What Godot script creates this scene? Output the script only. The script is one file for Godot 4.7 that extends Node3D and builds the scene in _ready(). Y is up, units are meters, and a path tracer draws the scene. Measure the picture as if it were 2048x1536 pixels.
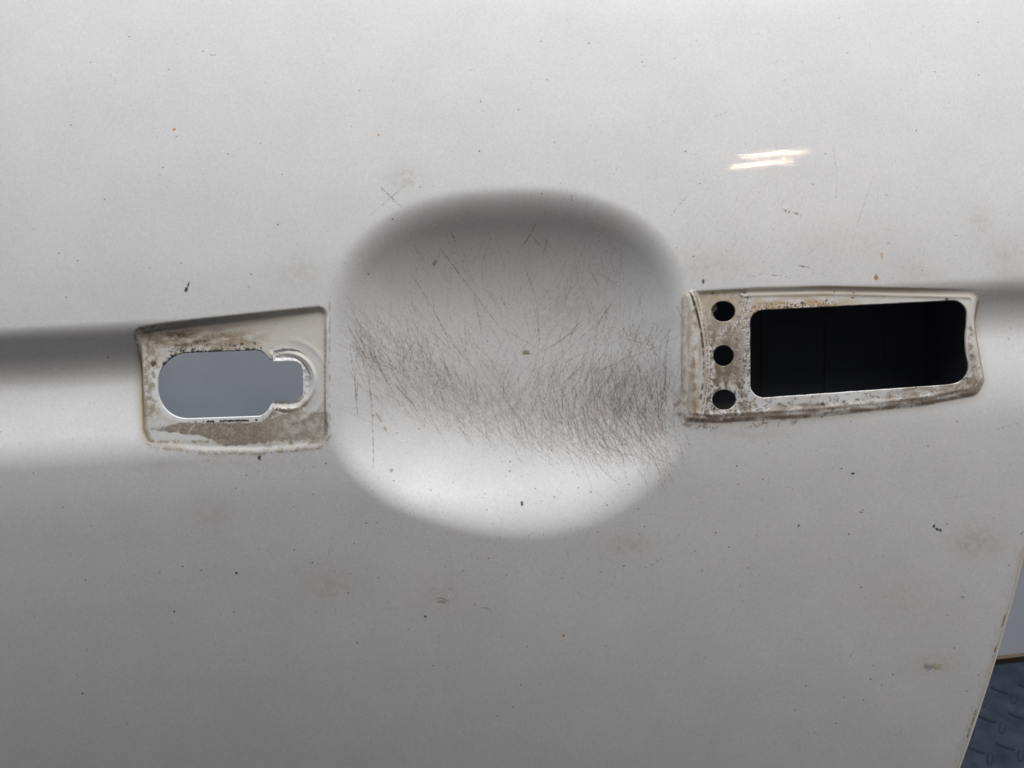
extends Node3D
# A white car door skin with its handle taken off, seen close up. Lengths on the door are in "units" of UNIT metres:
# u to the right, v downwards from the middle of the panel's top edge area, depth inwards.

const UNIT := 0.29 / 2048.0
const FOCAL := 2363.6          # units from the lens to the door's reference plane
const CENTRE := Vector2(1024, 768)
const PITCH := 30.0            # the door leans back and the camera looks down by this many degrees
const EYE := Vector3(0, 0.95, 0)
const TEX_W := 2048
const TEX_H := 1536
const TEXEL := 2048.0 / 2256.0     # texels of the paint's map per unit
const MAP_FROM := Vector2(-104, -78)

var rng := RandomNumberGenerator.new()
var lump := FastNoiseLite.new()
var fine := FastNoiseLite.new()
var patch := FastNoiseLite.new()
var peel := FastNoiseLite.new()
var px: PackedByteArray         # the paint's colour (rgb) and roughness (a)
var rim_angle: PackedFloat32Array
var rim_radius: PackedFloat32Array
var left_seat: PackedVector2Array
var right_seat: PackedVector2Array
var window_core: PackedVector2Array
var base_up := 0.0              # metres from the door's bottom edge to its reference point, along the panel


func _ready() -> void:
	rng.seed = 71
	# ---- camera, sky, sun, exposure
	var tilt := Basis(Vector3.RIGHT, deg_to_rad(-PITCH))
	var cam := Camera3D.new()
	cam.name = "camera"
	cam.transform = Transform3D(tilt, EYE)
	cam.fov = 36.0
	cam.near = 0.01
	cam.far = 60.0
	add_child(cam)
	cam.current = true

	var sky_mat := ProceduralSkyMaterial.new()
	sky_mat.sky_top_color = Color(0.86, 0.89, 0.93)
	sky_mat.sky_horizon_color = Color(0.40, 0.405, 0.42)
	sky_mat.sky_curve = 0.6
	sky_mat.ground_bottom_color = Color(0.10, 0.10, 0.105)
	sky_mat.ground_horizon_color = Color(0.22, 0.22, 0.225)
	sky_mat.ground_curve = 0.2
	sky_mat.sun_angle_max = 1.0
	sky_mat.sky_energy_multiplier = 0.17
	var sky := Sky.new()
	sky.sky_material = sky_mat
	var env := Environment.new()
	env.background_mode = Environment.BG_SKY
	env.sky = sky
	env.tonemap_mode = Environment.TONE_MAPPER_LINEAR
	env.tonemap_exposure = 2.15
	env.sdfgi_enabled = true
	env.ssao_enabled = true
	env.ssil_enabled = true
	var we := WorldEnvironment.new()
	we.name = "environment"
	we.environment = env
	add_child(we)

	var sun := DirectionalLight3D.new()
	sun.name = "sun"
	sun.light_energy = 0.5
	sun.light_color = Color(0.975, 0.985, 1.0)
	sun.light_angular_distance = 50.0
	sun.shadow_enabled = true
	# comes from high up, a little behind the door
	sun.look_at_from_position(tilt * Vector3(0.09, 1.0, 0.29), Vector3.ZERO, Vector3.FORWARD)
	add_child(sun)

	# ---- shapes shared by everything below
	setup_noise()
	setup_outlines()
	var plane_at := EYE - tilt.z * FOCAL * UNIT
	base_up = plane_at.y / tilt.y.y

	build_floor()
	build_wall()
	var door := thing("car_door", "white car door skin leaning back, its handle removed, scratched hand recess between two grimy openings", "car door")
	door.transform = Transform3D(tilt, plane_at - tilt.y * base_up)
	build_door(door)
	build_lamp()


# ================================================================= helpers

func thing(called: String, label: String, category: String) -> Node3D:
	var o := Node3D.new()
	o.name = called
	o.set_meta("label", label)
	o.set_meta("category", category)
	add_child(o, true)
	return o


func part(called: String, mesh: Mesh, mat: Material, parent: Node, label := "") -> MeshInstance3D:
	var o := MeshInstance3D.new()
	o.name = called
	o.mesh = mesh
	o.material_override = mat
	if label != "":
		o.set_meta("label", label)
	parent.add_child(o, true)
	return o


func plain(color: Color, rough: float, metal := 0.0) -> StandardMaterial3D:
	var m := StandardMaterial3D.new()
	m.albedo_color = color.linear_to_srgb()
	m.roughness = rough
	m.metallic = metal
	return m


func setup_noise() -> void:
	lump.seed = 5
	lump.noise_type = FastNoiseLite.TYPE_SIMPLEX_SMOOTH
	lump.frequency = 0.012
	lump.fractal_octaves = 4
	fine.seed = 11
	fine.noise_type = FastNoiseLite.TYPE_SIMPLEX
	fine.frequency = 0.16
	fine.fractal_octaves = 2
	patch.seed = 23
	patch.noise_type = FastNoiseLite.TYPE_SIMPLEX
	patch.frequency = 0.045
	patch.fractal_octaves = 4
	peel.seed = 31
	peel.noise_type = FastNoiseLite.TYPE_SIMPLEX_SMOOTH
	peel.frequency = 0.05
	peel.fractal_octaves = 2


static func smax(a: float, b: float, k: float) -> float:
	var h := maxf(2.0 * k - absf(a - b), 0.0)
	return maxf(a, b) + h * h / (8.0 * k)


static func smin(a: float, b: float, k: float) -> float:
	var h := maxf(2.0 * k - absf(a - b), 0.0)
	return minf(a, b) - h * h / (8.0 * k)


static func step_between(a: float, b: float, x: float) -> float:
	var t := clampf((x - a) / (b - a), 0.0, 1.0)
	return t * t * (3.0 - 2.0 * t)


static func bell(x: float) -> float:
	return exp(-x * x)


# where the line of sight through a spot of the reference plane meets a depth below it, and back
static func sunk(p: Vector2, depth: float) -> Vector2:
	return CENTRE + (p - CENTRE) * (FOCAL + depth) / FOCAL


static func raised(p: Vector2, depth: float) -> Vector2:
	return CENTRE + (p - CENTRE) * FOCAL / (FOCAL + depth)


static func polygon_distance(p: Vector2, pts: PackedVector2Array) -> float:
	var best := 1e12
	var inside := false
	var j := pts.size() - 1
	for i in pts.size():
		var a := pts[j]
		var b := pts[i]
		var e := b - a
		var w := p - a
		var q := w - e * clampf(w.dot(e) / e.length_squared(), 0.0, 1.0)
		best = minf(best, q.length_squared())
		if (a.y > p.y) != (b.y > p.y) and p.x < e.x * (p.y - a.y) / e.y + a.x:
			inside = not inside
		j = i
	return -sqrt(best) if inside else sqrt(best)


const SEAT_ROUND := 20.0

func setup_outlines() -> void:
	var rim := PackedVector2Array([Vector2(1362, 728), Vector2(1361, 830), Vector2(1351, 884), Vector2(1320, 930), Vector2(1272, 973), Vector2(1212, 1006), Vector2(1130, 1030), Vector2(1040, 1040), Vector2(960, 1038), Vector2(862, 1021), Vector2(790, 999), Vector2(733, 960), Vector2(692, 915), Vector2(670, 866), Vector2(660, 800), Vector2(657, 722), Vector2(660, 650), Vector2(672, 590), Vector2(700, 524), Vector2(752, 470), Vector2(820, 432), Vector2(900, 411), Vector2(980, 403), Vector2(1060, 400), Vector2(1110, 402), Vector2(1174, 413), Vector2(1240, 436), Vector2(1296, 472), Vector2(1330, 514), Vector2(1350, 562), Vector2(1360, 630)])
	for p in rim:
		var q := sunk(p, 6.0) - bowl_centre()
		rim_angle.append(fposmod(q.angle(), TAU))
		rim_radius.append(q.length())
	left_seat = PackedVector2Array([Vector2(256, 656), Vector2(330, 645), Vector2(400, 637), Vector2(655, 610), Vector2(656, 868), Vector2(640, 892), Vector2(520, 903), Vector2(400, 902), Vector2(292, 888), Vector2(276, 862), Vector2(264, 770)])
	right_seat = PackedVector2Array([Vector2(1361, 594), Vector2(1375, 584), Vector2(1513, 576), Vector2(1651, 573), Vector2(1950, 579), Vector2(1966, 592), Vector2(1961, 640), Vector2(1967, 713), Vector2(1973, 762), Vector2(1957, 790), Vector2(1852, 811), Vector2(1634, 834), Vector2(1426, 846), Vector2(1372, 842), Vector2(1360, 826)])
	left_seat = Geometry2D.offset_polygon(left_seat, -SEAT_ROUND, Geometry2D.JOIN_ROUND)[0]
	right_seat = Geometry2D.offset_polygon(right_seat, -SEAT_ROUND, Geometry2D.JOIN_ROUND)[0]
	window_core = PackedVector2Array([Vector2(1525, 648), Vector2(1908, 628), Vector2(1908, 741), Vector2(1525, 768)])


static func bowl_centre() -> Vector2:
	return Vector2(1010, 722)


func bowl_radius(angle: float) -> float:
	var n := rim_angle.size()
	var a := fposmod(angle, TAU)
	var i := n - 1
	for k in n:
		if rim_angle[k] > a:
			i = (k - 1 + n) % n
			break
	var j := (i + 1) % n
	var span := fposmod(rim_angle[j] - rim_angle[i], TAU)
	var t := fposmod(a - rim_angle[i], TAU) / span
	var p0 := rim_radius[(i - 1 + n) % n]
	var p3 := rim_radius[(j + 1) % n]
	return cubic_interpolate(rim_radius[i], rim_radius[j], p0, p3, t)


# ================================================================= the door's shape

static func crease_top(u: float) -> float:
	return 666.0 - 0.0478 * clampf(u, -400.0, 2200.0)


static func crease_bottom(u: float) -> float:
	return 915.0 - 0.062 * clampf(u, -400.0, 2200.0)


# distances in units; below zero inside the opening
func left_hole(p: Vector2) -> float:
	if absf(p.x - 460.0) > 230.0 or absf(p.y - 768.0) > 150.0:
		return 60.0
	var q := (p - Vector2(423, 769)).rotated(deg_to_rad(2.0))
	var r := 60.0 if q.x < 0.0 else 27.0
	var e := q.abs() - Vector2(114, 66) + Vector2(r, r)
	var box := minf(maxf(e.x, e.y), 0.0) + Vector2(maxf(e.x, 0.0), maxf(e.y, 0.0)).length() - r
	var nub := p.distance_to(Vector2(572, 762)) - 49.0
	return smin(box, nub, 7.0) + 0.0


func round_hole(p: Vector2, c: Vector2, rx: float, ry: float) -> float:
	var q := p - c
	return (q / Vector2(rx, ry)).length() * minf(rx, ry) - minf(rx, ry)


func window_hole(p: Vector2) -> float:
	if absf(p.x - 1717.0) > 290.0 or absf(p.y - 698.0) > 160.0:
		return 60.0
	var d := polygon_distance(p, window_core) - 27.0
	if p.x > 1880.0:
		d += 5.0 * bell((p.y - 688.0) / 34.0) - 2.5 * bell((p.y - 735.0) / 16.0) + 4.0 * bell((p - Vector2(1930, 768)).length() / 22.0)
	return d + 0.5 * peel.get_noise_2d(p.x * 0.6, p.y * 0.6)


const HOLE_DEPTH := 17.0

# [distance, number] of the nearest opening; the number picks the rim's name and owner
func opening(u: float, v: float) -> Vector2:
	if v < 540.0 or v > 900.0 or u < 200.0 or u > 2010.0:
		return Vector2(60, 0)
	var p := raised(Vector2(u, v), HOLE_DEPTH)
	if u < 680.0:
		return Vector2(left_hole(p) - 2.6, 0)
	if u < 1340.0:
		return Vector2(60, 0)
	var best := Vector2(window_hole(p) - 2.2, 1)
	var d := round_hole(p, Vector2(1445, 623.5), 23.5, 20.5) - 1.6
	if d < best.x:
		best = Vector2(d, 2)
	d = round_hole(p, Vector2(1444.5, 712), 20.5, 20.5) - 1.6
	if d < best.x:
		best = Vector2(d, 3)
	d = round_hole(p, Vector2(1445.5, 799.5), 23.5, 19.8) - 1.6
	if d < best.x:
		best = Vector2(d, 4)
	return best


# how far the door reaches to the right at that height
static func door_edge(v: float) -> float:
	var w := clampf(v, -1000.0, 2400.0) - 1104.0
	var reach := 2071.0 - 0.19 * w
	if w > 0.0:
		reach -= 0.00004 * minf(w, 900.0) * minf(w, 900.0)
	reach = smin(reach, 2165.0, 60.0)
	return reach


# distance inside the sheet (below zero in an opening or past the edge) and what is nearest: 5 is the outer edge
func sheet_room(u: float, v: float) -> Vector2:
	var best := opening(u, v)
	var e := (door_edge(v) - u) * 0.95
	return Vector2(e, 5) if e < best.x else best


func left_distance(u: float, v: float) -> float:
	if u < 180.0 or u > 720.0 or v < 560.0 or v > 980.0:
		return 60.0
	return polygon_distance(raised(Vector2(u, v), 6.0), left_seat) - SEAT_ROUND


func right_distance(u: float, v: float) -> float:
	if u < 1290.0 or u > 2050.0 or v < 500.0 or v > 910.0:
		return 60.0
	return polygon_distance(raised(Vector2(u, v), 6.0), right_seat) - SEAT_ROUND


func bowl_ratio(u: float, v: float) -> float:
	var q := Vector2(u, v) - bowl_centre()
	if absf(q.x) > 520.0 or absf(q.y) > 520.0:
		return 2.0
	return q.length() / bowl_radius(q.angle())


func height(u: float, v: float) -> float:
	var top := crease_top(u)
	var bottom := crease_bottom(u)
	var z := 0.0
	var w := smax(top - v, 0.0, 70.0)
	if w > 0.0:
		var c := minf(w, 1500.0)
		z -= (0.068 + 0.03 * clampf((u - 1024.0) / 1024.0, -1.0, 1.2)) * w + 0.00017 * c * c + 0.00051 * c * (w - c) * 0.5
	w = smax(v - bottom, 0.0, 70.0)
	if w > 0.0:
		var c := minf(w, 1000.0)
		z -= (0.115 - 0.07 * clampf((u - 1024.0) / 1024.0, -0.6, 1.2)) * c + 0.00014 * c * c + 0.16 * (w - c)
	var side := clampf(u - 1250.0, -1700.0, 1000.0)
	z -= 0.00003 * side * side
	# the long crease that runs across the door
	var depth := smax(0.0, smin((v - top) * lerpf(0.74, 0.60, step_between(1500.0, 1950.0, u)), (bottom - v) * lerpf(0.36, 0.21, step_between(1500.0, 1950.0, u)), 20.0), 6.0)
	depth *= 1.0 - step_between(240.0, 620.0, u) + step_between(1420.0, 1960.0, u)
	# flat seats round the openings
	var sl := left_distance(u, v)
	if sl < 8.0:
		var tu := clampf((u - 256.0) / 400.0, 0.0, 1.0)
		var tv := clampf((v - 650.0) / 240.0, 0.0, 1.0)
		var flat := lerpf(lerpf(26.0, 8.0, tu), lerpf(5.0, 2.0, tu), tv)
		depth = lerpf(depth, flat, step_between(2.0, lerpf(-13.0, -10.0, tv), sl))
		var p := raised(Vector2(u, v), 10.0)
		if p.x < 330.0:
			depth += 3.0 * bell((sl + 5.0) / 4.5) * step_between(660.0, 700.0, v) * step_between(868.0, 825.0, v)   # a small gutter along its left side
		if p.x > 620.0:
			var line := 654.5 - 2.0 * bell((p.y - 800.0) / 60.0) + maxf(p.y - 840.0, 0.0) * 0.25
			depth -= 7.0 * bell((p.x - line) / 3.0) * step_between(630.0, 665.0, p.y) * step_between(862.0, 815.0, p.y)
		var lh := left_hole(p)
		if p.x > 528.0:
			depth -= 2.4 * bell((lh - 7.0) / 4.0) * step_between(528.0, 545.0, p.x)
			depth -= 0.8 * bell((lh - 34.0) / 5.0) * step_between(560.0, 600.0, p.x)
			depth += 2.5 * step_between(-3.0, 3.0, 816.0 - p.y) * step_between(0.0, 18.0, p.y - 790.0) * step_between(615.0, 600.0, p.x)
	var sr := right_distance(u, v)
	if sr < 8.0:
		var p := raised(Vector2(u, v), 10.0)
		var tu := clampf((p.x - 1410.0) / 540.0, 0.0, 1.0)
		var tv := clampf((p.y - 590.0) / 240.0, 0.0, 1.0)
		var flat := lerpf(lerpf(4.0, 7.0, tu), -2.5, tv)
		var line := 1417.0 - pow((p.y - 728.0) / 130.0, 2.0) * 22.0
		flat -= (6.0 - 5.0 * tv) * step_between(line + 2.0, line - 9.0, p.x)
		flat += 2.2 * bell((p.x - line + 14.0) / 3.0)
		flat -= 2.5 * bell((p.x - line) / 2.6) + 1.6 * bell((p.x - line + 9.0) / 2.2)
		flat -= 3.0 * bell((p.x - 1383.0) / 9.0)
		depth = lerpf(depth, flat, step_between(3.0, -9.0, sr))
		if p.y > 740.0:
			depth -= 1.4 * bell((sr + 17.0) / 3.2)
		elif p.x > 1480.0:
			depth -= 1.4 * bell((sr + 14.0) / 3.0)
		if p.x > 1880.0:
			depth -= 2.5 * bell((p - Vector2(1946, 700)).length() / 22.0)
	# the hand recess
	var rr := bowl_ratio(u, v)
	if rr < 1.5:
		var q := (Vector2(u, v) - bowl_centre()).angle()
		var soft := 8.0 + 13.0 * bell(angle_difference(q, PI * 0.44) / 0.62) + 9.0 * bell(angle_difference(q, -PI * 0.5) / 0.9)
		var cup := 100.0 * (1.0 - pow(rr, 2.75 - 0.25 * sin(q)))
		depth = smax(depth, cup, soft)
	return z - depth


static func map_at(p: Vector2) -> Vector2:
	return (p - MAP_FROM) * TEXEL / Vector2(TEX_W, TEX_H)


static func place(u: float, v: float, z: float, up: float) -> Vector3:
	return Vector3((u - CENTRE.x) * UNIT, (CENTRE.y - v) * UNIT + up, z * UNIT)


func grid_lines(stops: Array) -> PackedFloat32Array:
	# stops: [from, step], ... , [end]
	var out := PackedFloat32Array()
	for i in stops.size() - 1:
		var a: float = stops[i][0]
		var b: float = stops[i + 1][0]
		var n := maxi(1, int(round((b - a) / float(stops[i][1]))))
		for k in n:
			out.append(a + (b - a) * k / n)
	out.append(stops[stops.size() - 1][0])
	return out


class Piece:
	var at := PackedVector3Array()
	var normal := PackedVector3Array()
	var uv := PackedVector2Array()
	var tangent := PackedFloat32Array()
	var index := PackedInt32Array()

	func add(p: Vector3, n: Vector3, t: Vector2) -> int:
		at.append(p)
		normal.append(n)
		uv.append(t)
		var x := Vector3(1, 0, 0)
		x = (x - n * n.dot(x)).normalized()
		tangent.append_array(PackedFloat32Array([x.x, x.y, x.z, 1.0]))
		return at.size() - 1

	func mesh() -> ArrayMesh:
		var a := []
		a.resize(Mesh.ARRAY_MAX)
		a[Mesh.ARRAY_VERTEX] = at
		a[Mesh.ARRAY_NORMAL] = normal
		a[Mesh.ARRAY_TEX_UV] = uv
		a[Mesh.ARRAY_TANGENT] = tangent
		a[Mesh.ARRAY_INDEX] = index
		var m := ArrayMesh.new()
		m.add_surface_from_arrays(Mesh.PRIMITIVE_TRIANGLES, a)
		return m


func build_door(door: Node3D) -> void:
	var bottom := CENTRE.y + base_up / UNIT
	var us := grid_lines([[-2400.0, 120.0], [-120.0, 8.0], [230.0, 2.2], [680.0, 5.0], [1340.0, 2.2], [1990.0, 5.0], [2180.0]])
	var vs := grid_lines([[-1500.0, 100.0], [-100.0, 8.0], [370.0, 6.0], [560.0, 2.4], [915.0, 5.0], [1090.0, 8.0], [1700.0, 80.0], [bottom - 0.01]])
	var nu := us.size()
	var nv := vs.size()
	var hs := PackedFloat32Array()
	hs.resize(nu * nv)
	var room := PackedFloat32Array()
	room.resize(nu * nv)
	for j in nv:
		for i in nu:
			hs[j * nu + i] = height(us[i], vs[j])
			room[j * nu + i] = sheet_room(us[i], vs[j]).x
	var normals := PackedVector3Array()
	normals.resize(nu * nv)
	for j in nv:
		var j0 := maxi(j - 1, 0)
		var j1 := mini(j + 1, nv - 1)
		for i in nu:
			var i0 := maxi(i - 1, 0)
			var i1 := mini(i + 1, nu - 1)
			var du := (hs[j * nu + i1] - hs[j * nu + i0]) / (us[i1] - us[i0])
			var dv := (hs[j1 * nu + i] - hs[j0 * nu + i]) / (vs[j1] - vs[j0])
			normals[j * nu + i] = Vector3(-du, dv, 1.0).normalized()
	var pieces := [Piece.new(), Piece.new(), Piece.new(), Piece.new()]
	var used := []
	for k in 4:
		var a := PackedInt32Array()
		a.resize(nu * nv)
		a.fill(-1)
		used.append(a)
	var edges := []                       # cut edges of the sheet: [p, q] as Vector2 pairs
	for j in nv - 1:
		var vm := (vs[j] + vs[j + 1]) * 0.5
		for i in nu - 1:
			var um := (us[i] + us[i + 1]) * 0.5
			var kind := 0
			if bowl_ratio(um, vm) < 1.0:
				kind = 1
			elif um < 700.0 and left_distance(um, vm) < 0.0:
				kind = 2
			elif um > 1300.0 and right_distance(um, vm) < 0.0:
				kind = 3
			var piece: Piece = pieces[kind]
			var a := j * nu + i
			var quad := [a, a + 1, a + nu + 1, a + nu]
			var low := minf(minf(room[a], room[a + 1]), minf(room[a + nu], room[a + nu + 1]))
			var high := maxf(maxf(room[a], room[a + 1]), maxf(room[a + nu], room[a + nu + 1]))
			if high <= 0.0:
				continue
			if low > 0.0:
				var got := [0, 0, 0, 0]
				for k in 4:
					var n: int = quad[k]
					var m: int = used[kind][n]
					if m < 0:
						m = piece.add(place(us[n % nu], vs[n / nu], hs[n], base_up), normals[n], map_at(Vector2(us[n % nu], vs[n / nu])))
						used[kind][n] = m
					got[k] = m
				piece.index.append_array(PackedInt32Array([got[0], got[1], got[2], got[0], got[2], got[3]]))
				continue
			for tri in [[quad[0], quad[1], quad[2]], [quad[0], quad[2], quad[3]]]:
				var kept := []
				var cut := []
				for k in 3:
					var n: int = tri[k]
					var m: int = tri[(k + 1) % 3]
					if room[n] > 0.0:
						kept.append([Vector2(us[n % nu], vs[n / nu]), hs[n], normals[n]])
					if (room[n] > 0.0) != (room[m] > 0.0):
						var t := room[n] / (room[n] - room[m])
						var p := Vector2(us[n % nu], vs[n / nu]).lerp(Vector2(us[m % nu], vs[m / nu]), t)
						kept.append([p, lerpf(hs[n], hs[m], t), normals[n].lerp(normals[m], t).normalized()])
						cut.append(p)
				var ids := []
				for c in kept:
					var p: Vector2 = c[0]
					ids.append(piece.add(place(p.x, p.y, c[1], base_up), c[2], map_at(p)))
				for k in range(1, ids.size() - 1):
					piece.index.append_array(PackedInt32Array([ids[0], ids[k], ids[k + 1]]))
				if cut.size() == 2:
					edges.append(cut)
	var paint := make_paint()
	part("outer_panel", pieces[0].mesh(), paint, door)
	part("handle_recess", pieces[1].mesh(), paint, door, "deep rounded hand recess covered in fine dark fingernail scratches")
	var seat_l := part("handle_seat", pieces[2].mesh(), paint, door, "pressed seat with a keyhole shaped opening and brown grime")
	var seat_r := part("handle_seat", pieces[3].mesh(), paint, door, "pressed seat with a large rectangular opening and three round holes, grimy and scraped")
	var bare := plain(Color(0.70, 0.70, 0.695), 0.35)
	var owners := [seat_l, seat_r, seat_r, seat_r, seat_r, door]
	var roll := [2.6, 2.2, 1.6, 1.6, 1.6, 5.0]
	var drop := [3.0, 3.0, 5.0, 5.0, 5.0, 9.0]
	var rims := []
	for k in 6:
		rims.append(Piece.new())
	for e in edges:
		var mid: Vector2 = (e[0] + e[1]) * 0.5
		var which := int(sheet_room(mid.x, mid.y).y)
		rim_strip(rims[which], e[0], e[1], roll[which], drop[which], which == 5)
	for k in 6:
		part("folded_edge" if k == 5 else "hole_rim", rims[k].mesh(), paint, owners[k])
	build_behind(door, bare)


# a sheet edge rolled over towards the opening and down behind it
func rim_strip(piece: Piece, a: Vector2, b: Vector2, r: float, down: float, hem: bool) -> void:
	var rows := []
	for p in [a, b]:
		var g := Vector2(sheet_room(p.x + 0.7, p.y).x - sheet_room(p.x - 0.7, p.y).x, sheet_room(p.x, p.y + 0.7).x - sheet_room(p.x, p.y - 0.7).x)
		g = -g.normalized()
		var z := height(p.x, p.y)
		var row := []
		for k in 6:
			var w := k / 5.0 * PI * 0.5
			var q: Vector2 = p + g * r * sin(w)
			row.append([place(q.x, q.y, z - r * (1.0 - cos(w)), base_up), Vector3(g.x * sin(w), -g.y * sin(w), cos(w)), q])
		var last: Vector2 = p + g * r
		row.append([place(last.x, last.y, z - r - down, base_up), Vector3(g.x, -g.y, 0), last])
		if hem:
			var back: Vector2 = p - g * 70.0
			row.append([place(last.x, last.y, z - r - down, base_up), Vector3(0, 0, -1), last])
			row.append([place(back.x, back.y, height(back.x, back.y) - r - down, base_up), Vector3(0, 0, -1), back])
		rows.append(row)
	# turn so that the strip faces outwards
	var side := (b - a).cross(Vector2(rows[0][5][2]) - a)
	var first: Array = rows[0] if side > 0.0 else rows[1]
	var second: Array = rows[1] if side > 0.0 else rows[0]
	for k in first.size() - 1:
		var ids := []
		for c in [first[k], second[k], second[k + 1], first[k + 1]]:
			ids.append(piece.add(c[0], c[1], map_at(c[2])))
		piece.index.append_array(PackedInt32Array([ids[0], ids[1], ids[2], ids[0], ids[2], ids[3]]))


# what shows through the openings
func build_behind(door: Node3D, bare: Material) -> void:
	# second sheet behind the keyhole's narrow end
	var piece := Piece.new()
	var edge_piece := Piece.new()
	var us := grid_lines([[528.0, 2.0], [650.0]])
	var vs := grid_lines([[690.0, 2.0], [836.0]])
	var quads := []
	for j in vs.size() - 1:
		for i in us.size() - 1:
			quads.append([us[i], vs[j], us[i + 1], vs[j + 1]])
	for q in quads:
		var poly := [Vector2(q[0], q[1]), Vector2(q[2], q[1]), Vector2(q[2], q[3]), Vector2(q[0], q[3])]
		var kept := []
		var cut := []
		for k in 4:
			var a: Vector2 = poly[k]
			var b: Vector2 = poly[(k + 1) % 4]
			var ra := plate_room(a)
			var rb := plate_room(b)
			if ra > 0.0:
				kept.append(a)
			if (ra > 0.0) != (rb > 0.0):
				var c := a.lerp(b, ra / (ra - rb))
				kept.append(c)
				cut.append(c)
		if kept.size() < 3:
			continue
		var ids := []
		for p: Vector2 in kept:
			var e := 0.5
			var z0 := plate_height(p)
			var n := Vector3(-(plate_height(p + Vector2(e, 0)) - z0) / e, (plate_height(p + Vector2(0, e)) - z0) / e, 1.0).normalized()
			ids.append(piece.add(place(p.x, p.y, z0, base_up), n, map_at(p)))
		for k in range(1, ids.size() - 1):
			piece.index.append_array(PackedInt32Array([ids[0], ids[k], ids[k + 1]]))
	part("backing_plate", piece.mesh(), bare, door, "pale inner plate showing inside the narrow end of the keyhole opening")
	# closed dark housing behind the rectangular opening and the three round holes
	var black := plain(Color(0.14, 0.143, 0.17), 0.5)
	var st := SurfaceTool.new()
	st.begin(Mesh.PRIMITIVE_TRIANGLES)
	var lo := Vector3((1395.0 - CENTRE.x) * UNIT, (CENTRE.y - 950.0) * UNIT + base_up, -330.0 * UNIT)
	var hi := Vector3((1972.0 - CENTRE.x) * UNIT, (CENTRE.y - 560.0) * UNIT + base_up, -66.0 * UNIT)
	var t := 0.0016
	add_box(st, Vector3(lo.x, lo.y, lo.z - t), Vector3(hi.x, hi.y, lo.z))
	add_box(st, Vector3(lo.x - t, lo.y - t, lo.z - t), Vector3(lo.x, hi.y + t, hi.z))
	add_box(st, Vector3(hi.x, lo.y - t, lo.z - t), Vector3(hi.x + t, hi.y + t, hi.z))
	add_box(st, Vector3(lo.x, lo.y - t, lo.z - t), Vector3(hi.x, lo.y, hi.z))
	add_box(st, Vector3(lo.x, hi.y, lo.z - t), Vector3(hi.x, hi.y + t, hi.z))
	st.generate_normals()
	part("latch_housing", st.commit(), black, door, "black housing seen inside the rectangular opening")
	var rib := SurfaceTool.new()
	for x in [1592.0, 1736.0, 1872.0]:
		rib = SurfaceTool.new()
		rib.begin(Mesh.PRIMITIVE_TRIANGLES)
		var x0: float = (x - CENTRE.x) * UNIT
		add_box(rib, Vector3(x0, lo.y + 0.001, lo.z - 0.0004), Vector3(x0 + 0.0022 + 0.0012 * rng.randf(), hi.y - 0.001, lo.z + 0.0005))
		rib.generate_normals()
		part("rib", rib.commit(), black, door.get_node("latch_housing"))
	# the bent end of a bracket behind the uppermost round hole
	var tab := SurfaceTool.new()
	tab.begin(Mesh.PRIMITIVE_TRIANGLES)
	tab.set_smooth_group(0)
	var prev := []
	for k in 9:
		var y := lerpf(596.0, 650.0, k / 8.0)
		var x1 := 1440.0 - 7.0 * bell((y - 628.0) / 9.0) + 3.0 * sin(y * 0.35)
		var row := [place(1404.0, y, -34.0 - k, base_up), place(1424.0, y, -31.0 - k * 0.7, base_up), place(x1, y, -35.0 - k * 0.7, base_up), place(x1 - 2.0, y, -46.0, base_up)]
		if prev.size():
			for c in 3:
				for p: Vector3 in [prev[c], prev[c + 1], row[c + 1], prev[c], row[c + 1], row[c]]:
					tab.add_vertex(p)
		prev = row
	tab.generate_normals()
	part("bracket_end", tab.commit(), plain(Color(0.72, 0.73, 0.74), 0.4, 0.0), door, "pale bent metal showing in the uppermost round hole")


func plate_height(p: Vector2) -> float:
	var q := raised(p, 26.0)
	return -24.0 + 3.0 * step_between(7.0, 0.0, plate_room(p)) - 2.0 * bell((q.y - 806.0) / 4.0) + 1.2 * peel.get_noise_2d(p.x * 1.4, p.y * 1.4)


func plate_room(p: Vector2) -> float:
	var q := raised(p, 26.0)
	var outer := 66.0 - q.distance_to(Vector2(574, 762))
	outer = minf(outer, q.x - 547.0)
	var c := q - Vector2(540, 762.5)
	c = c.rotated(deg_to_rad(1.5))
	var e := c.abs() - Vector2(67, 39.5) + Vector2(20, 20)
	var hole := minf(maxf(e.x, e.y), 0.0) + Vector2(maxf(e.x, 0.0), maxf(e.y, 0.0)).length() - 20.0
	return minf(outer, hole)


func add_box(st: SurfaceTool, lo: Vector3, hi: Vector3) -> void:
	var c := [Vector3(lo.x, lo.y, lo.z), Vector3(hi.x, lo.y, lo.z), Vector3(hi.x, hi.y, lo.z), Vector3(lo.x, hi.y, lo.z), Vector3(lo.x, lo.y, hi.z), Vector3(hi.x, lo.y, hi.z), Vector3(hi.x, hi.y, hi.z), Vector3(lo.x, hi.y, hi.z)]
	st.set_smooth_group(-1)
	for f in [[4, 7, 6, 5], [1, 2, 3, 0], [0, 3, 7, 4], [5, 6, 2, 1], [7, 3, 2, 6], [0, 4, 5, 1]]:
		for k in [0, 1, 2, 0, 2, 3]:
			st.add_vertex(c[f[k]])


# ================================================================= the paint and its wear

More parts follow.
